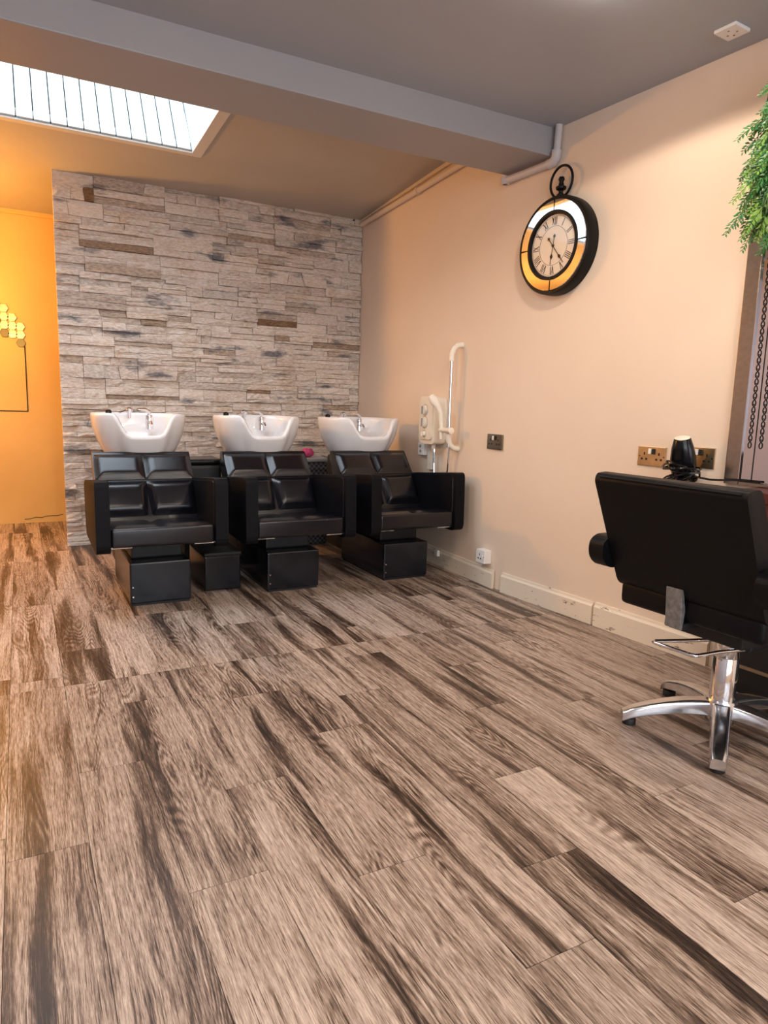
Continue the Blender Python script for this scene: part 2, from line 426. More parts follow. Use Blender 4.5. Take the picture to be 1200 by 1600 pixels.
# crack in the plaster of the back wall
crk = [(-.02+.042*i, random.uniform(-.008, .008)) for i in range(8)]
obj('crack', tube(BM(), [(.02+a*.98, YO-.0005, .035+.03*(i/8)+b) for i, (a, b) in enumerate(crk)], .0025, 5), M['mortar'], ob)
# coving line at top of back wall
struct(obj('trim_1', bx(XL, 2.6, YO-.03, YO, rcz(YO)-.03, rcz(YO)+.01, .006), M['orange']))

# ceilings
def slab_y(bm, x0, x1, y0, y1, th=.06):
    r = bmesh.ops.create_cube(bm, size=1)
    for v in r['verts']:
        y = y0 if v.co.y < 0 else y1; x = x0 if v.co.x < 0 else x1
        v.co = Vector((x, y, rcz(y)+(th if v.co.z > 0 else 0)))
struct(obj('ceiling', bx(XL, 2.95, YF, 2.9, CZ, CZ+.08), M['ceil']))
HX0, HX1, HY0, HY1 = -1.25, 1.0, 3.30, 4.505
cb = BM()
HB = HX1+.03; HA = HX0-.03
slab_y(cb, HB, 2.75, 3.2, YO+.05); slab_y(cb, XL, HA, 3.2, YO+.05); slab_y(cb, HA, HB, HY1+.03, YO+.05); slab_y(cb, HA, HB, 3.2, HY0-.03)
struct(obj('ceiling_rear', cb, M['ceil2']))
bb = BM(); box(bb, XL, 2.75, 2.885, 3.24, 2.306, 2.75, .006)
struct(obj('trim_2', bb, M['beam']))
# rooflight: splayed boarded shaft
w1 = struct(empty('window_1', (0, 0, 0)))
SH = .85; SL = radians(57); zb = rcz(HY1); run = SH/math.tan(SL)
bw = .0853
sv = Vector((0, cos(SL), sin(SL))); sn = Vector((0, -sin(SL), cos(SL)))
nb = int((HX1-HX0)/bw)
bme = bpy.data.meshes.new('board'); q = bx(-bw/2+.0035, bw/2-.0035, -.012, 0, 0, SH/sin(SL), .0015, 1); q.to_mesh(q_me := bme); q.free(); bme.materials.append(M['white'])
for i in range(nb):
    o = link('board', bme, w1)
    o.matrix_world = Matrix(((1, 0, 0, HX1-.004-bw*(i+.5)), (0, -sn.y*1, sv.y, HY1), (0, -sn.z, sv.z, zb), (0, 0, 0, 1)))
q = BM(); A = Vector((0, HY1, zb))-sn*.014
vs = [q.verts.new(Vector((x, 0, 0))+A+sv*t) for (x, t) in ((HX0, 0), (HX1, 0), (HX1, SH/sin(SL)), (HX0, SH/sin(SL)))]
q.faces.new(vs); bmesh.ops.solidify(q, geom=q.faces[:], thickness=.02)
obj('board_backing', q, M['groove'], w1)
q = BM(); prism(q, [(HY0, rcz(HY0)), (HY1+.0, zb), (HY1+run+.04, zb+SH), (HY0, zb+SH)], HX1, HX1+.03, 'x'); obj('reveal_side', q, M['white'], w1)
q = BM(); prism(q, [(HY0, rcz(HY0)), (HY1+.0, zb), (HY1+run+.04, zb+SH), (HY0, zb+SH)], HX0-.03, HX0, 'x'); obj('reveal_side', q, M['white'], w1)
obj('reveal_near', bx(HX0, HX1, HY0-.03, HY0, rcz(HY0), zb+SH), M['white'], w1)
obj('pane', bx(HX0-.03, HX1+.03, HY0-.03, HY1+run+.05, zb+SH, zb+SH+.006), M['glass'], w1)
obj('trim_board', prism(BM(), [(HY0, rcz(HY0)), (HY1, zb), (HY1, zb-.012), (HY0, rcz(HY0)-.012)], HX1+.001, HX1+.064, 'x'), M['trimw'], w1)
obj('trim_board', prism(BM(), [(HY1+.002, zb), (HY1+.05, zb-.002), (HY1+.05, zb-.012), (HY1+.002, zb-.010)], HX0, HX1+.064, 'x'), M['trimw'], w1)
# portals guide the daylight sampling
for nm, loc, rot, sx, sy in (('rooflight_daylight', ((HX0+HX1)/2, (HY0+HY1+run)/2, zb+SH+.03), (0, 0, 0), HX1-HX0, HY1+run-HY0),
                             ('shop_window_daylight', (.35, YF-.14, 1.35), (radians(90), 0, 0), 3.3, 1.6)):
    l = lamp_obj(nm, 'AREA', loc, 1, (1, 1, 1), shape='RECTANGLE', size=sx, size_y=sy); l.rotation_euler = rot; l.data.cycles.is_portal = True

# ------------------------------------------------------------------ stone clad partition
sw = struct(obj('wall_stone', bx(.275, 2.56, YS+.012, YS+.11, 0, 2.62), M['mortar']))
rs = random.Random(11)
X0s, X1s = .258, 2.508
stones = []
z = 0.0; row = 0
while z < 2.5:
    H = rs.uniform(.135, .16)
    if z+H > 2.44: H = 2.518-z
    x = X0s-(rs.uniform(0, .3) if row else 0)
    while x < X1s-.02:
        wp = rs.uniform(.30, .52); xa, xb = max(x, X0s), min(x+wp, X1s)
        if X1s-xb < .07: xb = X1s
        x = x+wp if xb < X1s else X1s+1
        if xb-xa < .03: continue
        nsub = rs.choice((2, 3, 3, 4, 4)); hs = [rs.uniform(.6, 1.5) for _ in range(nsub)]; tot = sum(hs); zz = z
        for h in hs:
            h = h/tot*H
            cuts = [xa]; n = rs.choice((1, 1, 2, 2, 3)) if xb-xa > .2 else 1
            for c in sorted(rs.uniform(.2, .8) for _ in range(n-1)):
                if xa+(xb-xa)*c-cuts[-1] > .06: cuts.append(xa+(xb-xa)*c)
            cuts.append(xb)
            sl = 0
            for i in range(len(cuts)-1):
                s2 = rs.uniform(-.35, .35)*h if (i < len(cuts)-2 and rs.random() < .5) else 0
                stones.append((cuts[i], cuts[i+1], zz, zz+h, sl, s2)); sl = s2
            zz += h
    z += H; row += 1
def stone_geo(bm, st, r, ox=0, oz=0):
    xa, xb, za, zb_, s1, s2 = st; g = .0011
    w = xb-xa; nx = 4 if w > .1 else 2; nz = 2
    dep = r.choice((.004, .009, .014, .020, .028, .038)) + r.uniform(-.003, .003)
    tx, tz = r.uniform(-.08, .08), r.uniform(-.30, .16)
    back = []; front = []
    for j in range(nz+1):
        fr, bk = [], []
        for i in range(nx+1):
            u, v = i/nx, j/nz
            x = (xa+g)+(w-2*g)*u + (s1*(1-u)+s2*u)*(v-.5)*.9; zc = za+g+(zb_-za-2*g)*v
            edge = i in (0, nx) or j in (0, nz)
            d = dep+tx*w*(u-.5)*.5+tz*(zb_-za)*(v-.5)+(r.uniform(-.006, .005))-(.004 if edge else 0)
            d = max(.002, d)
            jit = 0 if edge else 1
            fr.append(bm.verts.new((x-ox+r.uniform(-.008, .008)*jit, YS+.004-d, zc-oz+r.uniform(-.25, .25)*(zb_-za)*.5*jit+(r.uniform(-.0022, .0022) if (j in (0, nz) and 0 < i < nx) else 0))))
            bk.append(bm.verts.new((x-ox, YS+.014, zc-oz)))
        front.append(fr); back.append(bk)
    for j in range(nz):
        for i in range(nx): bm.faces.new((front[j][i], front[j][i+1], front[j+1][i+1], front[j+1][i]))
    for i in range(nx):
        bm.faces.new((back[0][i], back[0][i+1], front[0][i+1], front[0][i])); bm.faces.new((front[nz][i], front[nz][i+1], back[nz][i+1], back[nz][i]))
    for j in range(nz):
        bm.faces.new((back[j][0], front[j][0], front[j+1][0], back[j+1][0])); bm.faces.new((front[j][nx], back[j][nx], back[j+1][nx], front[j+1][nx]))
def vis(st):                                        # area that can be seen above / beside the wash units
    hid = st[0] > .34 and st[3] < .70
    return (st[1]-st[0])*(st[3]-st[2])*(.02 if hid else 1)
stones.sort(key=vis, reverse=True)
def tone_attr(me, vals):
    a = me.attributes.new('tone', 'FLOAT', 'FACE')
    a.data.foreach_set('value', vals)
for st in stones[:300]:
    b = BM(); stone_geo(b, st, rs, (st[0]+st[1])/2, (st[2]+st[3])/2); nf = len(b.faces)
    o = obj('stone', b, M['stone'], sw); o.location = ((st[0]+st[1])/2, 0, (st[2]+st[3])/2); tone_attr(o.data, [rs.random()]*nf)
b = BM(); tones = []
for st in stones[300:]:
    n0 = len(b.faces); stone_geo(b, st, rs); tones += [rs.random()]*(len(b.faces)-n0)
if tones:
    o = obj('small_stones', b, M['stone'], sw); o['kind'] = 'stuff'; tone_attr(o.data, tones)
# dark gap filler at ceiling corner
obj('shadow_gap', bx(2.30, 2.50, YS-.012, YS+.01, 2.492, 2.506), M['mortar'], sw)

# ------------------------------------------------------------------ skirting boards
def skirt(name, P0, P1, n, h=.115, t=.018):
    d = P1-P0; ln = d.length; b = prism(BM(), [(0, 0.0), (t, 0.0), (t, h-.022), (t*.62, h-.012), (t*.45, h), (0, h)], 0, ln, 'x')
    x = d.normalized(); o = struct(obj(name, b, M['skirt']))
    o.matrix_world = Matrix(((x.x, -n.x, 0, P0.x), (x.y, -n.y, 0, P0.y), (0, 0, 1, 0), (0, 0, 0, 1))); return o
skirt('baseboard_rear', rpt(3.17, 0), rpt(YS-.03, 0), nR, .11)
skirt('baseboard_right', wpt(2.222, 0), wpt(2.892, 0), nW)
skirt('baseboard_right_near', wpt(1.60, 0), wpt(2.207, 0), nW, .118, .022)
skirt('baseboard_back', Vector((XL, YO, 0)), Vector((XL+.8, YO, 0)), Vector((0, 1, 0)), .1)

# ------------------------------------------------------------------ backwash units
def make_unit(label):
    u = empty('backwash_unit', (.607, 3.57, 0), 0, label, 'salon basin chair', 'row of backwash chairs in front of the stone wall')
    # base (front face at y=0)
    base = obj('base', bx(-.152, .152, 0, .62, .012, .225, .008), M['gloss'], u)
    obj('plinth', bx(-.145, .145, .008, .61, 0, .014), M['black'], base)
    for sx in (-.138,):
        obj('rivet', lathe(BM(), [(0, -.002), (.004, -.002), (.005, 0)], (sx, -.0005, .05), 10, 'y'), M['chrome'], base)
        obj('rivet', lathe(BM(), [(0, -.002), (.004, -.002), (.005, 0)], (sx, -.0005, .10), 10, 'y'), M['chrome'], base)
    obj('seat_support', bx(-.13, .13, .10, .56, .225, .335, .01), M['black'], u)
    ped = obj('basin_pedestal', bx(-.13, .15, .55, .96, .05, .70, .03), M['black'], u)
    for sx in (-1, 1):
        obj('seat_rail', tube(BM(), [(sx*.15, -.105, .331), (sx*.27, -.105, .331)], .006, 8), M['chrome'], u)
    obj('cross_rail', bx(-.29, .29, -.05, -.01, .318, .338, .004), M['black'], u)
    # seat cushion
    b = bx(-.247, .247, -.13, .36, .335, .428, .014, 3)
    for v in b.verts: v.co.z -= max(0, v.co.y+.13)*.10
    st = obj('seat', b, M['leather'], u, True)
    for sx in (-1, 1):
        b = BM(); pad(b, (sx*.1225, .115, .426), (1, 0, 0), (0, 1, 0), (0, 0, 1), .245, .46, .016, .04, back=.005)
        for v in b.verts: v.co.z -= max(0, v.co.y+.13)*.10
        obj('seat_pad', b, M['leather'], st, True)
    # arms
    for sx in (-1, 1):
        pts = rpoly([(-.145, .305), (.42, .315), (.46, .585), (.40, .61), (-.135, .662)], [.045, .05, .03, .03, .03], 4)
        xa, xb = (.25, .315) if sx > 0 else (-.315, -.25)
        a = obj('armrest', prism(BM(), pts, xa, xb, 'x', .016, 3), M['leather3'], u, True)
        ins = [(y*.90+.02, z_*.90+.049) for y, z_ in pts]
        xs = xa-.002 if sx > 0 else xb+.002
        obj('seam', tube(BM(), [(xs+(.003 if sx > 0 else -.003), y, z_) for y, z_ in ins], .003, 6, True), M['leather'], a, True)
    # backrest shell + four pads
    prof = [(.262, .365), (.283, .415), (.398, .597), (.535, .748), (.588, .745), (.592, .66), (.47, .52), (.40, .37)]
    bk = obj('backrest', prism(BM(), rpoly(prof, [.02, .0, .0, .008, .012, .02, .03, .02], 3), -.263, .263, 'x', .012, 3), M['leather'], u, True)
    P1, P2, P3 = Vector((0, .285, .418)), Vector((0, .394, .594)), Vector((0, .402, .604)); P4 = Vector((0, .528, .734))
    for (a, c, t) in ((P1, P2, .036), (P3, P4, .024)):
        v = (c-a).normalized(); n = Vector((0, -v.z, v.y)); hgt = (c-a).length
        low = a is P1
        for sx in (-1, 1):
            b = BM()
            pin = (lambda uu, vv, sx=sx: .014*max(0, 1-abs(uu*sx+1)/.22)*max(0, (.6-vv)/1.6)) if low else None
            pad(b, (a+c)/2+Vector((sx*.1305, 0, 0))+n*.002, (1, 0, 0), v, n, .2605, hgt, t, .042, 18, 14, .02, pin)
            obj('back_pad', b, M['leather'], bk, True)
    # basin
    cx, cy = 0.019, .768; zr, zb0 = .952, .64
    nseg = 64; b = BM(); rings = []
    def plan(th, s):
        c, s_ = cos(th), sin(th); e = 2/2.7
        x = .263*abs(c)**e*(1 if c >= 0 else -1); y = (.27 if s_ < 0 else .25)*abs(s_)**e*(1 if s_ >= 0 else -1)
        return x*s, y*s
    def notch(th):
        d = (th-1.5*pi); d = abs((d+pi) % (2*pi)-pi)
        return math.exp(-(d/.44)**5)
    def rimz(th):
        return zr-.118*notch(th)+.004*math.exp(-((abs(((th-1.5*pi)+pi) % (2*pi)-pi)-.75)/.25)**2)
    lev = []
    for t in (1.0, .92, .80, .66, .5, .34, .2, .1, .03): lev.append(('o', t))
    lev += [('r', 0), ('r', 1)]
    for t in (.06, .2, .4, .6, .8, .93, 1.0): lev.append(('i', t))
    for kind, t in lev:
        ring = []
        for k in range(nseg):
            th = 2*pi*k/nseg; rz = rimz(th)
            if kind == 'o':
                s = 1-.50*t**1.9; x, y = plan(th, s); zz = rz*(1-t)+zb0*t
                y += notch(th)*-.012*max(0, 1-t*3)
            elif kind == 'r':
                s = (.985, .915)[t]; x, y = plan(th, s); zz = rz+(.007, .006)[t]
            else:
                s = .895*(1-t**3.2*.97) if t < 1 else .03; x, y = plan(th, s); zz = rz+(.74-rz)*(t**.8)
            ring.append(b.verts.new((cx+x, cy+y, zz)))
        rings.append(ring)
    for i in range(len(rings)-1):
        for k in range(nseg): b.faces.new((rings[i][k], rings[i][(k+1) % nseg], rings[i+1][(k+1) % nseg], rings[i+1][k]))
    b.faces.new(rings[0][::-1]); b.faces.new(rings[-1])
    bs = obj('basin', b, M['ceramic'], u, 'all')
    obj('drain', lathe(BM(), [(0, .747), (.02, .747), (.024, .741)], (cx, cy, 0), 16), M['chrome'], bs)
    # mixer tap
    tx, ty = .108, .928
    q = lathe(BM(), [(0, .86), (.024, .86), (.024, .925), (.020, .945), (0, .95)], (tx, ty, 0), 16)
    tp = obj('mixer_tap', q, M['chrome'], u, True)
    obj('lever', tube(BM(), [(tx, ty, .945), (tx-.004, ty-.01, .968), (tx-.03, ty-.03, .982), (tx-.075, ty-.05, .984)], [.013, .012, .010, .006], 10), M['chrome'], tp, True)
    obj('spout', tube(BM(), [(tx, ty-.01, .90), (tx, ty-.06, .905), (tx, ty-.085, .885)], [.011, .010, .009], 10), M['chrome'], tp, True)
    # hand spray in its holder
    hx = -.008
    hs = obj('hand_spray', lathe(BM(), [(0, .925), (.011, .925), (.013, .955), (.022, .968), (.022, .982), (.012, .992), (0, .994)], (hx, ty+.02, 0), 16), M['chrome'], u, True)
    obj('spray_handle', tube(BM(), [(hx, ty+.02, .972), (hx-.035, ty-.005, .966), (hx-.06, ty-.015, .958)], [.011, .008, .006], 8), M['chrome'], hs, True)
    obj('hose_ferrule', lathe(BM(), [(0, .944), (.018, .944), (.018, .968), (.01, .975), (0, .975)], (-.125, ty+.03, 0), 12), M['blackpl'], u, True)
    return u
un = make_unit('black leather backwash chair with white basin, nearest the ochre back wall')
dup(un, (1.329, 3.57, 0), 'middle black leather backwash chair of the row, white basin above')
dup(un, (2.052, 3.565, 0), 'black leather backwash chair with white basin beside the electric shower', radians(0))

# slip of paper on the first seat, storage between the units
tag(obj('paper_slip', bx(.785, .835, 3.90, 3.93, .452, .474, .001, 1), M['paper']), 'small white paper slip at the rear corner of the first backwash seat', 'paper')
sb = empty('storage_box', (.968, 3.72, 0), 0, 'low glossy black box on the floor between first and middle chairs', 'box')
obj('body', bx(-.10, .10, 0, .40, 0, .195, .008), M['gloss'], sb); obj('lid', bx(-.104, .104, -.004, .404, .195, .215, .006), M['black'], sb)
tb = empty('storage_bin', (.985, 4.36, 0), 0, 'tall black bin standing behind the gap between first and middle chairs', 'bin')
obj('body', bx(-.115, .115, -.12, .14, 0, .655, .02), M['black'], tb); obj('lid', bx(-.125, .125, -.13, .15, .655, .69, .016, 3), M['blackpl'], tb)
lb = empty('laundry_basket', (1.86, 4.85, 0), 0, 'black woven laundry basket with grey lid behind middle and shower-side chairs', 'basket')
obj('body', bx(-.16, .16, -.14, .14, 0, .62, .02), M['weave'], lb)
for i in range(6): obj('weave_band', bx(-.164, .164, -.144, .144, .06+.1*i, .085+.1*i, .006), M['weave'], lb)
obj('lid', bx(-.17, .17, -.15, .15, .62, .65, .01), M['grey'], lb)
b = BM(); bmesh.ops.create_icosphere(b, subdivisions=3, radius=1)
for v in b.verts:
    k = 1+.18*sin(9*v.co.x+3*v.co.z)*cos(7*v.co.y); v.co = Vector((1.885+.05*v.co.x*k, 4.80+.04*v.co.y*k, .683+.034*v.co.z*k))
tag(obj('pink_cloth', b, M['pink'], None, True), 'crumpled pink cloth on the grey basket lid', 'cloth')

# ------------------------------------------------------------------ wall clock
ck = empty('wall_clock', mat=wmat(2.595, 1.858), label='large round pocket-watch style wall clock with mirrored rim', cat='clock')
D = .072
cs = obj('case', lathe(BM(), [(.0, .004), (.235, .004), (.2365, .03), (.235, D-.006), (.231, D), (.2195, D), (.2195, D-.012), (0, D-.012)], (0, 0, 0), 72), M['iron'], ck, True)
for i in range(4):
    a0 = i*pi/2+.018; a1 = (i+1)*pi/2-.018
    q = lathe(BM(), [(.2193, D-.012), (.2193, D-.003), (.2150, D+.0015), (.1655, D+.0018), (.1655, D-.012)], (0, 0, 0), 20, 'z', a0, a1)
    obj('mirror_segment', q, M['mirror'], ck, True)
obj('inner_ring', lathe(BM(), [(.1665, D-.012), (.1665, D+.006), (.158, D+.008), (.150, D+.004), (.147, D-.010)], (0, 0, 0), 64), M['iron'], ck, True)
obj('cover_glass', lathe(BM(), [(0, D+.004), (.08, D+.0025), (.149, D-.001)], (0, 0, 0), 48), M['glass'], ck, True)
fc = obj('dial', lathe(BM(), [(0, D-.009), (.150, D-.009), (.150, D-.012)], (0, 0, 0), 64), M['face'], ck)
def flat_ring(r0, r1, z, seg=64): return lathe(BM(), [(r0, z), (r1, z), (r1, z-.0008), (r0, z-.0008), (r0, z)], (0, 0, 0), seg)
obj('dial_circle', flat_ring(.0925, .0938, D-.0078), M['iron'], fc); obj('dial_circle', flat_ring(.1405, .1415, D-.0078), M['iron'], fc)
def bar(bm, p0, p1, w, z, th=.0012):
    p0, p1 = Vector(p0), Vector(p1); d = (p1-p0).normalized(); n = Vector((-d.y, d.x))*w/2
    A = [p0+n, p0-n, p1-n, p1+n]; lo = [bm.verts.new((*p, z)) for p in A]; hi = [bm.verts.new((*p, z+th)) for p in A]
    bm.faces.new(hi); bm.faces.new(lo[::-1])
    for i in range(4): bm.faces.new((lo[i], lo[(i+1) % 4], hi[(i+1) % 4], hi[i]))
ROM = ['XII', 'I', 'II', 'III', 'IIII', 'V', 'VI', 'VII', 'VIII', 'IX', 'X', 'XI']
for i, s in enumerate(ROM):
    q = BM(); a = pi/2-i*pi/6; rr = Vector((cos(a), sin(a))); tt = Vector((sin(a), -cos(a)))
    wd = {'I': .0085, 'V': .018, 'X': .018}; tot = sum(wd[c] for c in s); x = -tot/2
    P = lambda u, v: rr*(.099+v*.038)+tt*u
    for c in s:
        xm = x+wd[c]/2
        if c == 'I': bar(q, P(xm, 0), P(xm, 1), .0030, D-.0085)
        elif c == 'V': bar(q, P(xm-.007, 1), P(xm, 0), .0034, D-.0085); bar(q, P(xm+.007, 1), P(xm, 0), .0018, D-.0083)
        else: bar(q, P(xm-.007, 1), P(xm+.007, 0), .0034, D-.0085); bar(q, P(xm+.007, 1), P(xm-.007, 0), .0018, D-.0083)
        x += wd[c]
    obj('numeral', q, M['iron'], fc)
def hand(name, ang, ln, tail, spade, z):
    q = BM(); d = Vector((cos(ang), sin(ang))); n = Vector((-d.y, d.x))
    bar(q, -d*tail, d*ln, .0034, z)
    for (c, w, l) in ((d*spade, .0085, .016), (-d*tail, .0075, .010)):
        pts = [c+d*l, c+n*w, c-d*l, c-n*w]; A = [q.verts.new((*p, z-.0003)) for p in pts]; B_ = [q.verts.new((*p, z+.0016)) for p in pts]
        q.faces.new(B_); q.faces.new(A[::-1])
        for i in range(4): q.faces.new((A[i], A[(i+1) % 4], B_[(i+1) % 4], B_[i]))
    obj(name, q, M['iron'], ck)
hand('minute_hand', radians(-50), .118, .045, .075, D-.0045); hand('hour_hand', radians(-98), .090, .045, .052, D-.0062)
obj('hub', lathe(BM(), [(0, D-.001), (.006, D-.002), (.007, D-.008)], (0, 0, 0), 16), M['iron'], ck)
zc = .035
cr = obj('crown', lathe(BM(), [(0, .232), (.020, .232), (.020, .244), (.011, .252), (.011, .262), (.024, .270), (.026, .280), (.014, .288), (.011, .305), (.016, .316), (.012, .327), (0, .328)], (0, 0, zc), 20, 'y'), M['iron'], ck, True)
obj('ring', tube(BM(), [(.072*cos(a), .305+.075*sin(a), zc) for a in [2*pi*i/40 for i in range(40)]], .0062, 10, True), M['iron'], ck, True)

# ------------------------------------------------------------------ conduits
c1 = empty('conduit', label='painted conduit below the ceiling beam, bending up above the clock', cat='pipe')
pa, pb, pc = wpt(3.02, 2.272, .026), wpt(2.70, 2.272, .026), wpt(2.648, 2.30, .028)
obj('run', tube(BM(), [pa, pb, wpt(2.67, 2.275, .026), wpt(2.652, 2.29, .026), wpt(2.648, 2.312, .028)], .019, 12), M['pipe2'], c1, True)
obj('riser', tube(BM(), [wpt(2.648, 2.31, .028), wpt(2.640, CZ, .028)], .018, 12), M['pipe2'], c1, True)
obj('elbow', tube(BM(), [wpt(2.70, 2.272, .026), wpt(2.668, 2.275, .026), wpt(2.651, 2.292, .027), wpt(2.647, 2.325, .028)], .0245, 14), M['pipe2'], c1, True)
obj('end_clip', lathe(BM(), [(.012, -.02), (.024, -.02), (.024, .02), (.012, .02)], wpt(3.02, 2.272, .026), 12), M['pipe2'], c1)
c2 = empty('conduit', label='long painted conduit along the rear ceiling corner behind the beam', cat='pipe')
obj('run', tube(BM(), [rpt(5.19, 2.462, .03), rpt(3.30, 2.500, .03)], .019, 12), M['pipe'], c2, True)
b = prism(BM(), [(3.28, rcz(3.28)-.030), (5.22, rcz(5.22)-.014), (5.22, rcz(5.22)), (3.28, rcz(3.28))], 0, .02, 'x')
for v in b.verts: v.co.x = wx(v.co.y)-.002-(.02-v.co.x)
obj('batten', b, M['pipe'], c2)
obj('clip', lathe(BM(), [(.018, -.012), (.025, -.012), (.025, .012), (.018, .012)], rpt(4.25, 2.481, .03), 12, 'y'), M['pipe'], c2)

# ------------------------------------------------------------------ electric shower set
sh = empty('electric_shower', mat=rmat(3.905, .960), label='cream electric shower box with two dials on the wall', cat='shower')
obj('body', prism(BM(), rpoly([(-.108, -.155), (.108, -.155), (.108, .155), (-.108, .155)], .04, 5), 0, .085, 'z', .014, 3), M['cream'], sh, True)
obj('fascia', prism(BM(), rpoly([(-.085, -.125), (.085, -.125), (.085, .135), (-.085, .135)], .03, 5), .085, .094, 'z', .004, 2), M['cream'], sh, True)
for yy, r in ((.065, .030), (-.015, .032), (-.09, .016)):
    k = obj('dial', lathe(BM(), [(r+.004, .093), (r+.004, .097), (r, .098), (r*.92, .112), (0, .114)], (-.01, yy, 0), 24), M['cream'], sh, True)
    obj('pointer', bx(-.014, -.006, yy-r*.85, yy+r*.85, .113, .122, .002), M['grey'] if yy > -.05 else M['cream'], k)
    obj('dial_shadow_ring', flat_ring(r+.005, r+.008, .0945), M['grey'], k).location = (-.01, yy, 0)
obj('outlet', lathe(BM(), [(0, -.185), (.013, -.185), (.015, -.155), (0, -.155)], (.03, 0, .045), 14, 'y'), M['cream'], sh)
rr_ = empty('shower_riser_rail', mat=rmat(3.635, 0), label='chrome shower riser rail with curved cream ends and slider', cat='shower rail')
o_ = .075
obj('rod', tube(BM(), [(0, .80, o_), (0, 1.36, o_)], .0095, 12), M['chrome'], rr_, True)
obj('end_bend', tube(BM(), [(0, 1.33, o_), (0, 1.37, o_), (0, 1.405, o_*.82), (0, 1.425, o_*.5), (0, 1.43, 0)], .017, 12), M['cream'], rr_, True)
obj('end_bend', tube(BM(), [(0, .90, o_), (0, .85, o_), (0, .815, o_*.85), (0, .795, o_*.5), (0, .79, 0)], .017, 12), M['cream'], rr_, True)
sd = obj('slider', tube(BM(), [(-.07, .905, o_+.02), (.04, .905, o_+.02)], .016, 12), M['cream'], rr_, True)
obj('slider_knob', lathe(BM(), [(0, .04), (.020, .04), (.020, .066), (0, .07)], (0, .905, o_+.02), 14, 'x'), M['cream'], sd, True)
hd = obj('shower_handset', tube(BM(), [(-.055, .85, o_+.02), (-.055, .93, o_+.022), (-.058, 1.01, o_+.03), (-.066, 1.05, o_+.045), (-.082, 1.085, o_+.065), (-.10, 1.115, o_+.08)], [.012, .014, .016, .021, .032, .020], 14), M['cream'], rr_, True)
hz = empty('shower_hose', mat=rmat(3.735, 0), label='ribbed chrome shower hose looping down behind the last backwash chair', cat='hose')
hp = [(.155-.0, .78, .045+.0)]
path = []
for i in range(41):
    t = i/40; a = t*pi
    path.append((-.153+.23*t, .775-.46*sin(a)**.55+.07*t, .030+.02*t))
rib = []
for i in range(len(path)-1):
    for k in range(4):
        t = k/4; rib.append(Vector(path[i])*(1-t)+Vector(path[i+1])*t)
obj('hose', tube(BM(), rib, [.0075 if i % 2 else .0062 for i in range(len(rib))], 8), M['chrome'], hz, True)
# cable trunking below shower
tag(obj('cable_trunking', bx(-.03, .03, -.33, -.158, 0, .022, .003), M['cream']), 'cream cable trunking running down below the shower box', 'trunking').matrix_world = rmat(3.96, .960)

# ------------------------------------------------------------------ sockets and switches
def plate(name, mat4, label, cat, w, h, d, m, group=None):
    e = empty(name, mat=mat4, label=label, cat=cat, group=group)
    obj('plate', bx(-w/2, w/2, -h/2, h/2, -.006, d, min(.003, d*.4), 2), m, e); return e
def uk_outlet(e, cx, d, m):
    for (x, y, w, h) in ((0, .016, .007, .012), (-.012, -.008, .010, .009), (.012, -.008, .010, .009)):
        obj('pin_slot', bx(cx+x-w/2, cx+x+w/2, y-h/2-.005, y+h/2-.005, d-.002, d+.0006), m, e)
def dbl(mat4, label, m):
    e = plate('wall_socket', mat4, label, 'socket', .146, .088, .008, m)
    for cx in (-.038, .038): uk_outlet(e, cx, .008, M['black'])
    for cx, mm in ((-.009, M['whitepl']), (.009, M['black'])):
        obj('rocker_switch', bx(cx-.008, cx+.008, .010, .034, .007, .013, .002), mm, e)
    for cx in (-.062, .062): obj('screw', lathe(BM(), [(0, .0095), (.0035, .009), (.004, .008)], (cx, 0, 0), 10), M['nickel'], e)
    return e
dbl(wmat(1.963, .857), 'satin brass double wall socket left of the hair dryer', M['brass'])
dbl(wmat(1.735, .870), 'satin brass double wall socket partly hidden behind the hair dryer', M['brass'])
dbl(rmat(3.232, .858), 'dark polished double wall socket between the shower and the beam end', M['nickel'])
e = plate('wall_socket', rmat(3.262, .178), 'small white surface mounted socket just above the skirting', 'socket', .088, .078, .045, M['whitepl'])
uk_outlet(e, -.006, .045, M['black']); obj('rocker_switch', bx(.018, .03, -.008, .012, .044, .050, .002), M['whitepl'], e)
obj('screw', lathe(BM(), [(0, .0465), (.0035, .046), (.004, .045)], (.037, 0, 0), 10), M['nickel'], e)
e = plate('fused_switch', rmat(4.075, .762), 'small white fused switch below the shower box', 'switch', .082, .086, .03, M['whitepl'])
obj('rocker_switch', bx(-.012, .008, .008, .028, .029, .036, .002), M['grey'], e); obj('fuse_holder', bx(-.012, .008, -.026, -.008, .029, .033, .001), M['grey'], e)
e = empty('ceiling_plate', (2.368, 1.862, CZ), radians(4), 'white square blank plate on the grey ceiling near the wall', 'plate')
obj('plate', bx(-.045, .045, -.043, .043, -.012, 0, .003), M['whitepl'], e)
for x, y in ((-.02, 0), (.02, .004), (.004, -.018), (.006, .02)): obj('screw', lathe(BM(), [(0, -.0135), (.004, -.013), (.004, -.012)], (x, y, 0), 8), M['nickel'], e)
tag(obj('plug_block', bx(-.02, .02, -.02, .02, 0, .02, .003), M['whitepl']), 'small pale cable clip on the skirting behind the last chair', 'clip').matrix_world = rmat(3.80, .085, .018)

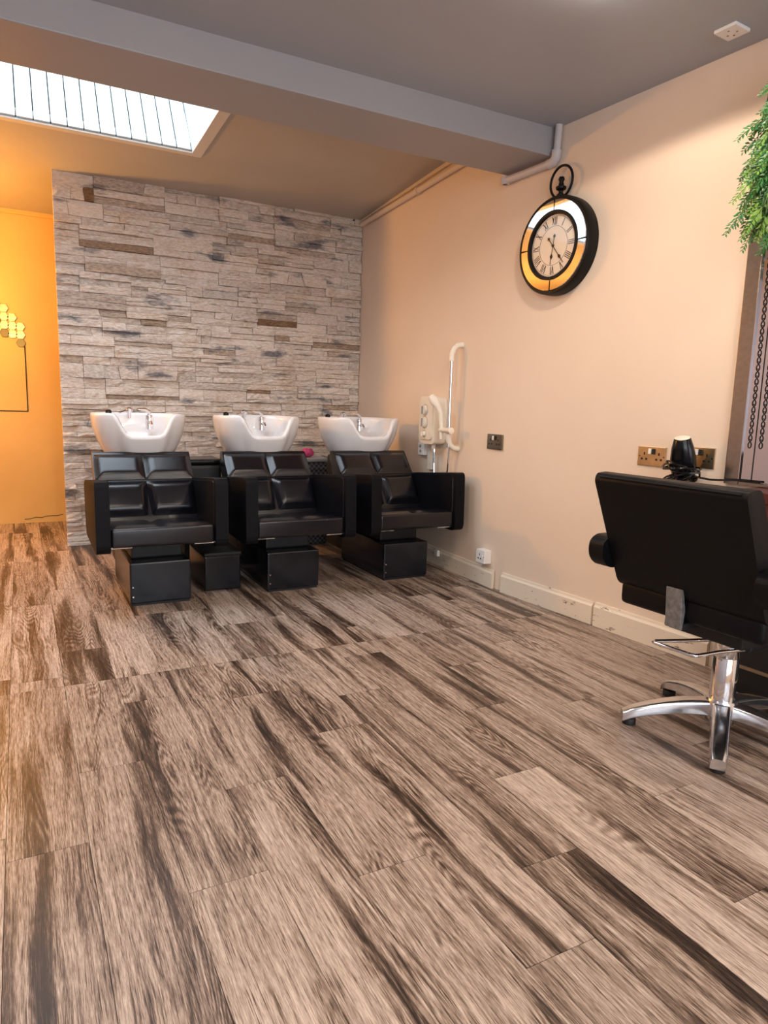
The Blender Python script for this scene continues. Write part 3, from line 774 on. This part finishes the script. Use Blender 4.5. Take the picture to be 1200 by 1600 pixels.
# ------------------------------------------------------------------ honeycomb mirrors and wire frame on back wall
def hexo(x, z, r, mat, label):
    q = prism(BM(), [(r*cos(a), r*sin(a)) for a in [pi/6*0+i*pi/3 for i in range(6)]], 0, .008, 'y')
    es = [e for e in q.edges]; bmesh.ops.bevel(q, geom=es, offset=.002, segments=1, affect='EDGES')
    o = obj('hexagon_mirror', q, mat); o.location = (x, YO-.008, z)
    tag(o, label, 'wall mirror', 'honeycomb of small gold mirrors on the ochre wall'); return o
R6 = .036; lab = 'small gold hexagon mirror in the honeycomb cluster on the ochre wall'
hexes = [(0, 0), (0, 1), (0, 2), (0, 3), (1, 0), (1, 1), (1, 2), (2, 0), (2, 1), (2, 2), (-1, 0), (-1, 1), (-1, 2), (-1, 3), (-2, 1), (-2, 2), (-2, 3), (-3, 1), (-3, 2)]
for (i, j) in hexes:
    x = -.072+i*R6*1.53; zz = 1.525+j*R6*1.77+(R6*.885 if i % 2 else 0)-(.0 if i < 1 else .035*i)
    dk = (i, j) in ((0, 0), (2, 0), (-1, 1))
    rw = ['lowest', 'second', 'third', 'topmost'][j]; cn = {-3: 'fourth', -2: 'third', -1: 'second', 0: 'first', 1: 'middle', 2: 'outermost'}[i]
    hexo(x, zz, R6, M['golddk'] if dk else M['gold'], ('brownish ' if dk else 'bright ')+'gold hexagon mirror, %s in the %s column %s of the honeycomb' % (rw, cn, 'right' if i > 0 else 'left'))
fr = empty('wire_frame', (0, YO-.004, 0), 0, 'thin black rectangular wire frame on the ochre wall below the gold honeycomb', 'frame')
for n_, p0, p1 in (('upright', (.063, .918), (.063, 1.43)), ('upright', (-.63, .918), (-.63, 1.43)), ('bottom_bar', (-.63, .918), (.063, .918))):
    obj(n_, tube(BM(), [(p0[0], 0, p0[1]), (p1[0], 0, p1[1])], .0035, 6), M['iron'], fr)

# ------------------------------------------------------------------ salon mirror, station, dryer
mi = empty('salon_mirror', mat=wmat(1.605, .776), label='tall wall mirror in a brushed steel frame beside the hanging fern', cat='mirror')
MW, MH = .80, 1.22
obj('stile', bx(0, .060, 0, MH, 0, .022, .003), M['steel'], mi); obj('stile', bx(MW-.06, MW, 0, MH, 0, .022, .003), M['steel'], mi)
obj('rail', bx(.06, MW-.06, MH-.06, MH, 0, .022, .003), M['steel'], mi); obj('rail', bx(.06, MW-.06, 0, .016, 0, .022, .003), M['steel'], mi)
gl = obj('glass', bx(.0605, MW-.0605, .017, MH-.06, 0, .016), M['mirror'], mi)
obj('bead', bx(.0600, .0635, .017, MH-.06, .012, .024), M['chrome'], mi)
obj('dark_strip', bx(.1085, .1115, .017, MH-.06, .0155, .018), M['iron'], gl)
lk = BM()
def chain(x):
    q = BM(); y = .16
    while y < MH-.1:
        tube(q, [(x+.0065*cos(a), y+.012*sin(a), .0175) for a in [2*pi*i/12 for i in range(12)]], .0018, 5, True)
        y += .0185
        tube(q, [(x+.0045*cos(a), y+.004*sin(a), .0175) for a in [2*pi*i/8 for i in range(8)]], .0016, 5, True); y += .0085
    obj('etched_chain', q, M['iron'], gl)
chain(.088); chain(.132)
st = empty('styling_station', (0, 0, 0), 0, 'dark red topped black cabinet under the salon mirror', 'cabinet')
st.matrix_world = wmat(1.47, 0, .004)
obj('worktop', bx(0, .75, .735, .775, .0, .185, .004), M['redwood'], st)
dr = obj('drawer_front', bx(.004, .746, .50, .732, .15, .178, .003), M['redwood'], st)
obj('body', bx(.005, .745, 0.0, .735, .002, .16, .003), M['black'], st)
obj('edge_trim', bx(.004, .746, .10, .112, .158, .168, .001), M['brass'], st)
dm = wmat(1.752, .745, .075)
hd_ = empty('hair_dryer', mat=dm, label='black hair dryer standing upright with its cable coiled, behind the styling chair', cat='hair dryer')
body = lathe(BM(), [(0, .02), (.034, .02), (.045, .045), (.0505, .085), (.050, .125), (.043, .172), (.033, .208), (.030, .212)], (0, 0, 0), 28, 'y')
hb = obj('body', body, M['blackpl'], hd_, True); hb.rotation_euler = (radians(17), 0, radians(-4)); hb.location = (0, .004, -.012)
obj('intake_cap', lathe(BM(), [(.030, .206), (.030, .2135), (.026, .215), (0, .215)], (0, 0, 0), 24, 'y'), M['cream'], hb, True)
obj('handle', tube(BM(), [(.0, .06, .03), (.03, .035, .07), (.06, .02, .10)], [.020, .018, .016], 12), M['blackpl'], hd_, True)
hol = obj('holder', lathe(BM(), [(.052, .03), (.055, .03), (.055, .05), (.052, .05), (.052, .03)], (0, 0, 0), 24, 'y'), M['iron'], hd_, True)
obj('bracket', bx(-.012, .012, .022, .05, -.075, -.044, .003), M['iron'], hd_)
rc = random.Random(5); cp = []
for i in range(150):
    a = i*.42; rad = .052+.022*sin(i*.13)+rc.uniform(-.004, .004)
    cp.append((.022+rad*1.15*cos(a), .062+.034*sin(i*.21)+.018*sin(a*1.3), .055+rad*.75*sin(a)))
cp += [(.09, .05, .02), (.12, .045, .0), (.15, .046, -.01), (.20, .050, -.04), (.30, .052, -.046)]
obj('cable', tube(BM(), cp, .0042, 6), M['blackpl'], hd_, True)

# ------------------------------------------------------------------ hanging fern
pl = empty('hanging_fern', wpt(1.285, 2.255, .11), 0, 'bushy green trailing fern hanging at the top right of the wall', 'plant')
obj('planter', lathe(BM(), [(0, -.10), (.06, -.10), (.10, .04), (.105, .045), (.095, .045), (.09, .03), (0, .03)], (0, 0, 0), 20), M['wick'], pl, True)
obj('bracket', tube(BM(), [(0, 0, -.09), tuple(nW*.06+Vector((0, 0, -.09))), tuple(nW*.108+Vector((0, 0, -.07)))], .006, 6), M['iron'], pl)
rf = random.Random(21)
stems, lA, lB = BM(), BM(), BM()
def leaflet(bm, p, d, n, ln, wd):
    d = d.normalized(); s = d.cross(n).normalized()
    a = bm.verts.new(p); b = bm.verts.new(p+d*ln*.5+s*wd/2+n*.002); c = bm.verts.new(p+d*ln); e = bm.verts.new(p+d*ln*.5-s*wd/2+n*.002)
    bm.faces.new((a, b, c)); bm.faces.new((a, c, e))
def frond(p, d, ln, bm):
    steps = max(6, int(ln/.011)); v = d.normalized(); pts = [p.copy()]
    for i in range(steps):
        v = (v+Vector((0, 0, -.035))+Vector((rf.uniform(-.05, .05),)*3)*.6).normalized(); p = p+v*ln/steps
        if (p-Vector((0, 0, 0))).dot(nW) > .095: p -= nW*.01
        pts.append(p.copy()); w = 1-.65*i/steps
        side = v.cross(Vector((-nW.x, -nW.y, .3))).normalized()
        for s in (-1, 1):
            dd = side*s+v*.7+Vector((rf.uniform(-.3, .3), rf.uniform(-.3, .3), rf.uniform(-.3, .2)))
            leaflet(bm, p, dd, Vector((-nW.x+rf.uniform(-.4, .4), -nW.y+rf.uniform(-.4, .4), .5)).normalized(), .026*w+.006, .0095*w+.003)
    tube(stems, pts[::2], .0012, 4)
for i in range(120):
    s = rf.uniform(-.10, .235); out = rf.uniform(-.06, .10); zt = rf.uniform(-.02, .06)-max(0, s-.12)*.5
    main = Vector((0, 0, zt))+tW*s*.75-nW*out
    ln = rf.uniform(.18, .60)*(1 if s > -.02 else .8)
    if s > .17: ln = min(ln, .48)
    v = (tW*rf.uniform(-.15, .35)-nW*rf.uniform(-.05, .3)+Vector((0, 0, -1))).normalized()
    # main trailing stem with short side fronds
    k = max(3, int(ln/.05)); p = main.copy(); mp_ = [p.copy()]
    for j in range(k):
        p = p+v*ln/k; v = (v+Vector((0, 0, -.12))+tW*rf.uniform(-.08, .10)).normalized()
        if p.dot(nW) > .095: p -= nW*(p.dot(nW)-.09)
        mp_.append(p.copy())
        if rf.random() < .8:
            d = tW*rf.choice((-1, 1, 1))*rf.uniform(.3, 1)-nW*rf.uniform(-.3, .6)+Vector((0, 0, -rf.uniform(.4, 1.2)))
            frond(p, d, rf.uniform(.06, .13), lB if rf.random() < .3 else lA)
    tube(stems, mp_, .0022, 5)
obj('stems', stems, M['stem'], pl)['kind'] = 'stuff'
obj('foliage', lA, M['leafA'], pl)['kind'] = 'stuff'; obj('young_foliage', lB, M['leafB'], pl)['kind'] = 'stuff'

# ------------------------------------------------------------------ styling chair
sc = empty('styling_chair', (2.03, 1.385, 0), radians(3), 'black leather hydraulic styling chair on a polished five-star base, facing the mirror', 'chair')
hub = obj('hub', lathe(BM(), [(0, .045), (.050, .045), (.056, .07), (.054, .105), (.047, .118), (0, .118)], (0, 0, 0), 32), M['alu'], sc, True)
for i in range(5):
    a = radians(216-3+72*i); d = Vector((cos(a), sin(a), 0)); n = Vector((-sin(a), cos(a), 0)); q = BM(); rings = []
    for j in range(13):
        t = j/12; r = .03+.285*t; zt = .112-.062*t**2.0; hh = .050-.018*t; w = .033-.008*t
        if j == 12: zt -= .004; w *= .9
        pr = rpoly([(-w, zt-hh), (w, zt-hh), (w*.86, zt), (-w*.86, zt)], [.004, .004, .011, .011], 3)
        rings.append([q.verts.new(d*r+n*u+Vector((0, 0, v))) for u, v in pr])
    m_ = len(rings[0])
    for j in range(12):
        for k in range(m_): q.faces.new((rings[j][k], rings[j][(k+1) % m_], rings[j+1][(k+1) % m_], rings[j+1][k]))
    q.faces.new(rings[0]); q.faces.new(rings[-1][::-1])
    lg = obj('leg', q, M['alu'], sc, True)
    obj('glide', lathe(BM(), [(0, 0), (.022, 0), (.023, .018), (.020, .022), (0, .022)], d*.290, 18), M['black'], lg, True)
cl = obj('column', lathe(BM(), [(0, .11), (.0405, .11), (.0405, .262), (.0398, .263), (.0398, .266), (.0405, .267), (.0405, .35), (.036, .36), (0, .36)], (0, 0, 0), 40), M['chrome'], sc, True)
obj('pump_collar', bx(-.05, .052, -.055, .055, .295, .345, .01), M['black'], sc).location = (.055, -.02, .0)
pdl = [(-.005, .058, .302), (-.10, .098, .301), (-.185, .138, .300), (-.197, .135, .300), (-.2, .125, .300), (-.193, .0, .300), (-.187, -.012, .300), (-.175, -.016, .300), (-.09, -.028, .301), (.02, -.055, .302)]
obj('pump_pedal', tube(BM(), pdl, .0065, 10), M['chrome'], sc, True)
obj('mechanism', bx(-.14, .14, -.13, .13, .345, .418, .006), M['black'], sc)
obj('seat', bx(-.245, .235, -.25, .25, .412, .492, .022, 3), M['leather2'], sc, True)
obj('seat_cushion', bx(-.20, .24, -.235, .235, .48, .54, .025, 3), M['leather2'], sc, True)
pb_ = [(-.250, .475), (-.402, .835), (-.392, .856), (-.348, .860), (-.335, .850), (-.165, .49), (-.18, .47)]
obj('backrest', prism(BM(), rpoly(pb_, [.03, .01, .008, .01, .01, .02, .02], 4), -.255, .255, 'y', .016, 3), M['leather2'], sc, True)
for z_ in (1,):
    obj('piping', tube(BM(), [(-.400, y, .846) for y in (-.235, 0, .235)], .003, 6), M['leather2'], sc)
for sx in (-1, 1):
    ya, yb_ = (.258, .318) if sx > 0 else (-.318, -.258)
    pts = rpoly([(-.335, .57), (-.30, .535), (.20, .515), (.235, .60), (.20, .63), (-.30, .642), (-.335, .622)], [.02, .02, .03, .03, .02, .03, .02], 4)
    am = obj('armrest', prism(BM(), pts, ya, yb_, 'y', .022, 4), M['leather2'], sc, True)
    obj('arm_post', bx(-.06, .06, min(ya, yb_)+.02 if sx > 0 else -.30, .30 if sx > 0 else max(ya, yb_)-.02, .43, .53, .006), M['black'], am)
obj('back_bracket', prism(BM(), [(-.264, .392), (-.254, .389), (-.247, .45), (-.264, .52), (-.274, .52)], -.005, .052, 'y', .002, 1), M['strap'], sc)
obj('bracket_bar', bx(-.255, .0, -.01, .06, .390, .412, .003), M['black'], sc)

# ------------------------------------------------------------------ ceiling lamps
def lamp(x, y, label, k=1.0):
    e = empty('ceiling_lamp', (x, y, CZ), 0, label, 'lamp', 'round flush lamps on the front ceiling')
    obj('rim', lathe(BM(), [(.085, 0), (.092, 0), (.092, -.010), (.082, -.014), (.080, 0)], (0, 0, 0), 32), M['whitepl'], e, True)
    obj('diffuser', lathe(BM(), [(.080, -.004), (.078, -.03), (.066, -.05), (.045, -.062), (.02, -.068), (0, -.07)], (0, 0, 0), 32), M['lens'], e, True)
    l = lamp_obj('lamp_light', 'SPOT', (0, 0, -.082), LAMP_W*k, WARM, spot_size=radians(163), spot_blend=.12, shadow_soft_size=.045); l.parent = e
for i, (x, y) in enumerate(CEIL_LAMPS):
    lamp(x, y, ['round flush ceiling lamp above the styling chair, just beyond the top of the picture'][0] if i == 0 else 'round flush ceiling lamp overhead, outside the picture', 1.0 if x > 1 else .9)
e = empty('amber_pendant', (-.75, 5.45, rcz(5.45)), 0, 'amber pendant lamp in the rear passage left of the stone wall', 'lamp')
obj('cord', tube(BM(), [(0, 0, 0), (0, 0, -.42)], .003, 6), M['black'], e)
obj('cap', lathe(BM(), [(0, -.40), (.02, -.40), (.035, -.44), (.03, -.45), (0, -.45)], (0, 0, 0), 16), M['iron'], e, True)
obj('globe', lathe(BM(), [(.025, -.44), (.055, -.47), (.07, -.51), (.055, -.55), (.025, -.575), (0, -.58)], (0, 0, 0), 20), M['bulb'], e, True)
l = lamp_obj('pendant_light', 'POINT', (0, 0, -.66), 95, (1.0, .46, .08), shadow_soft_size=.07); l.parent = e
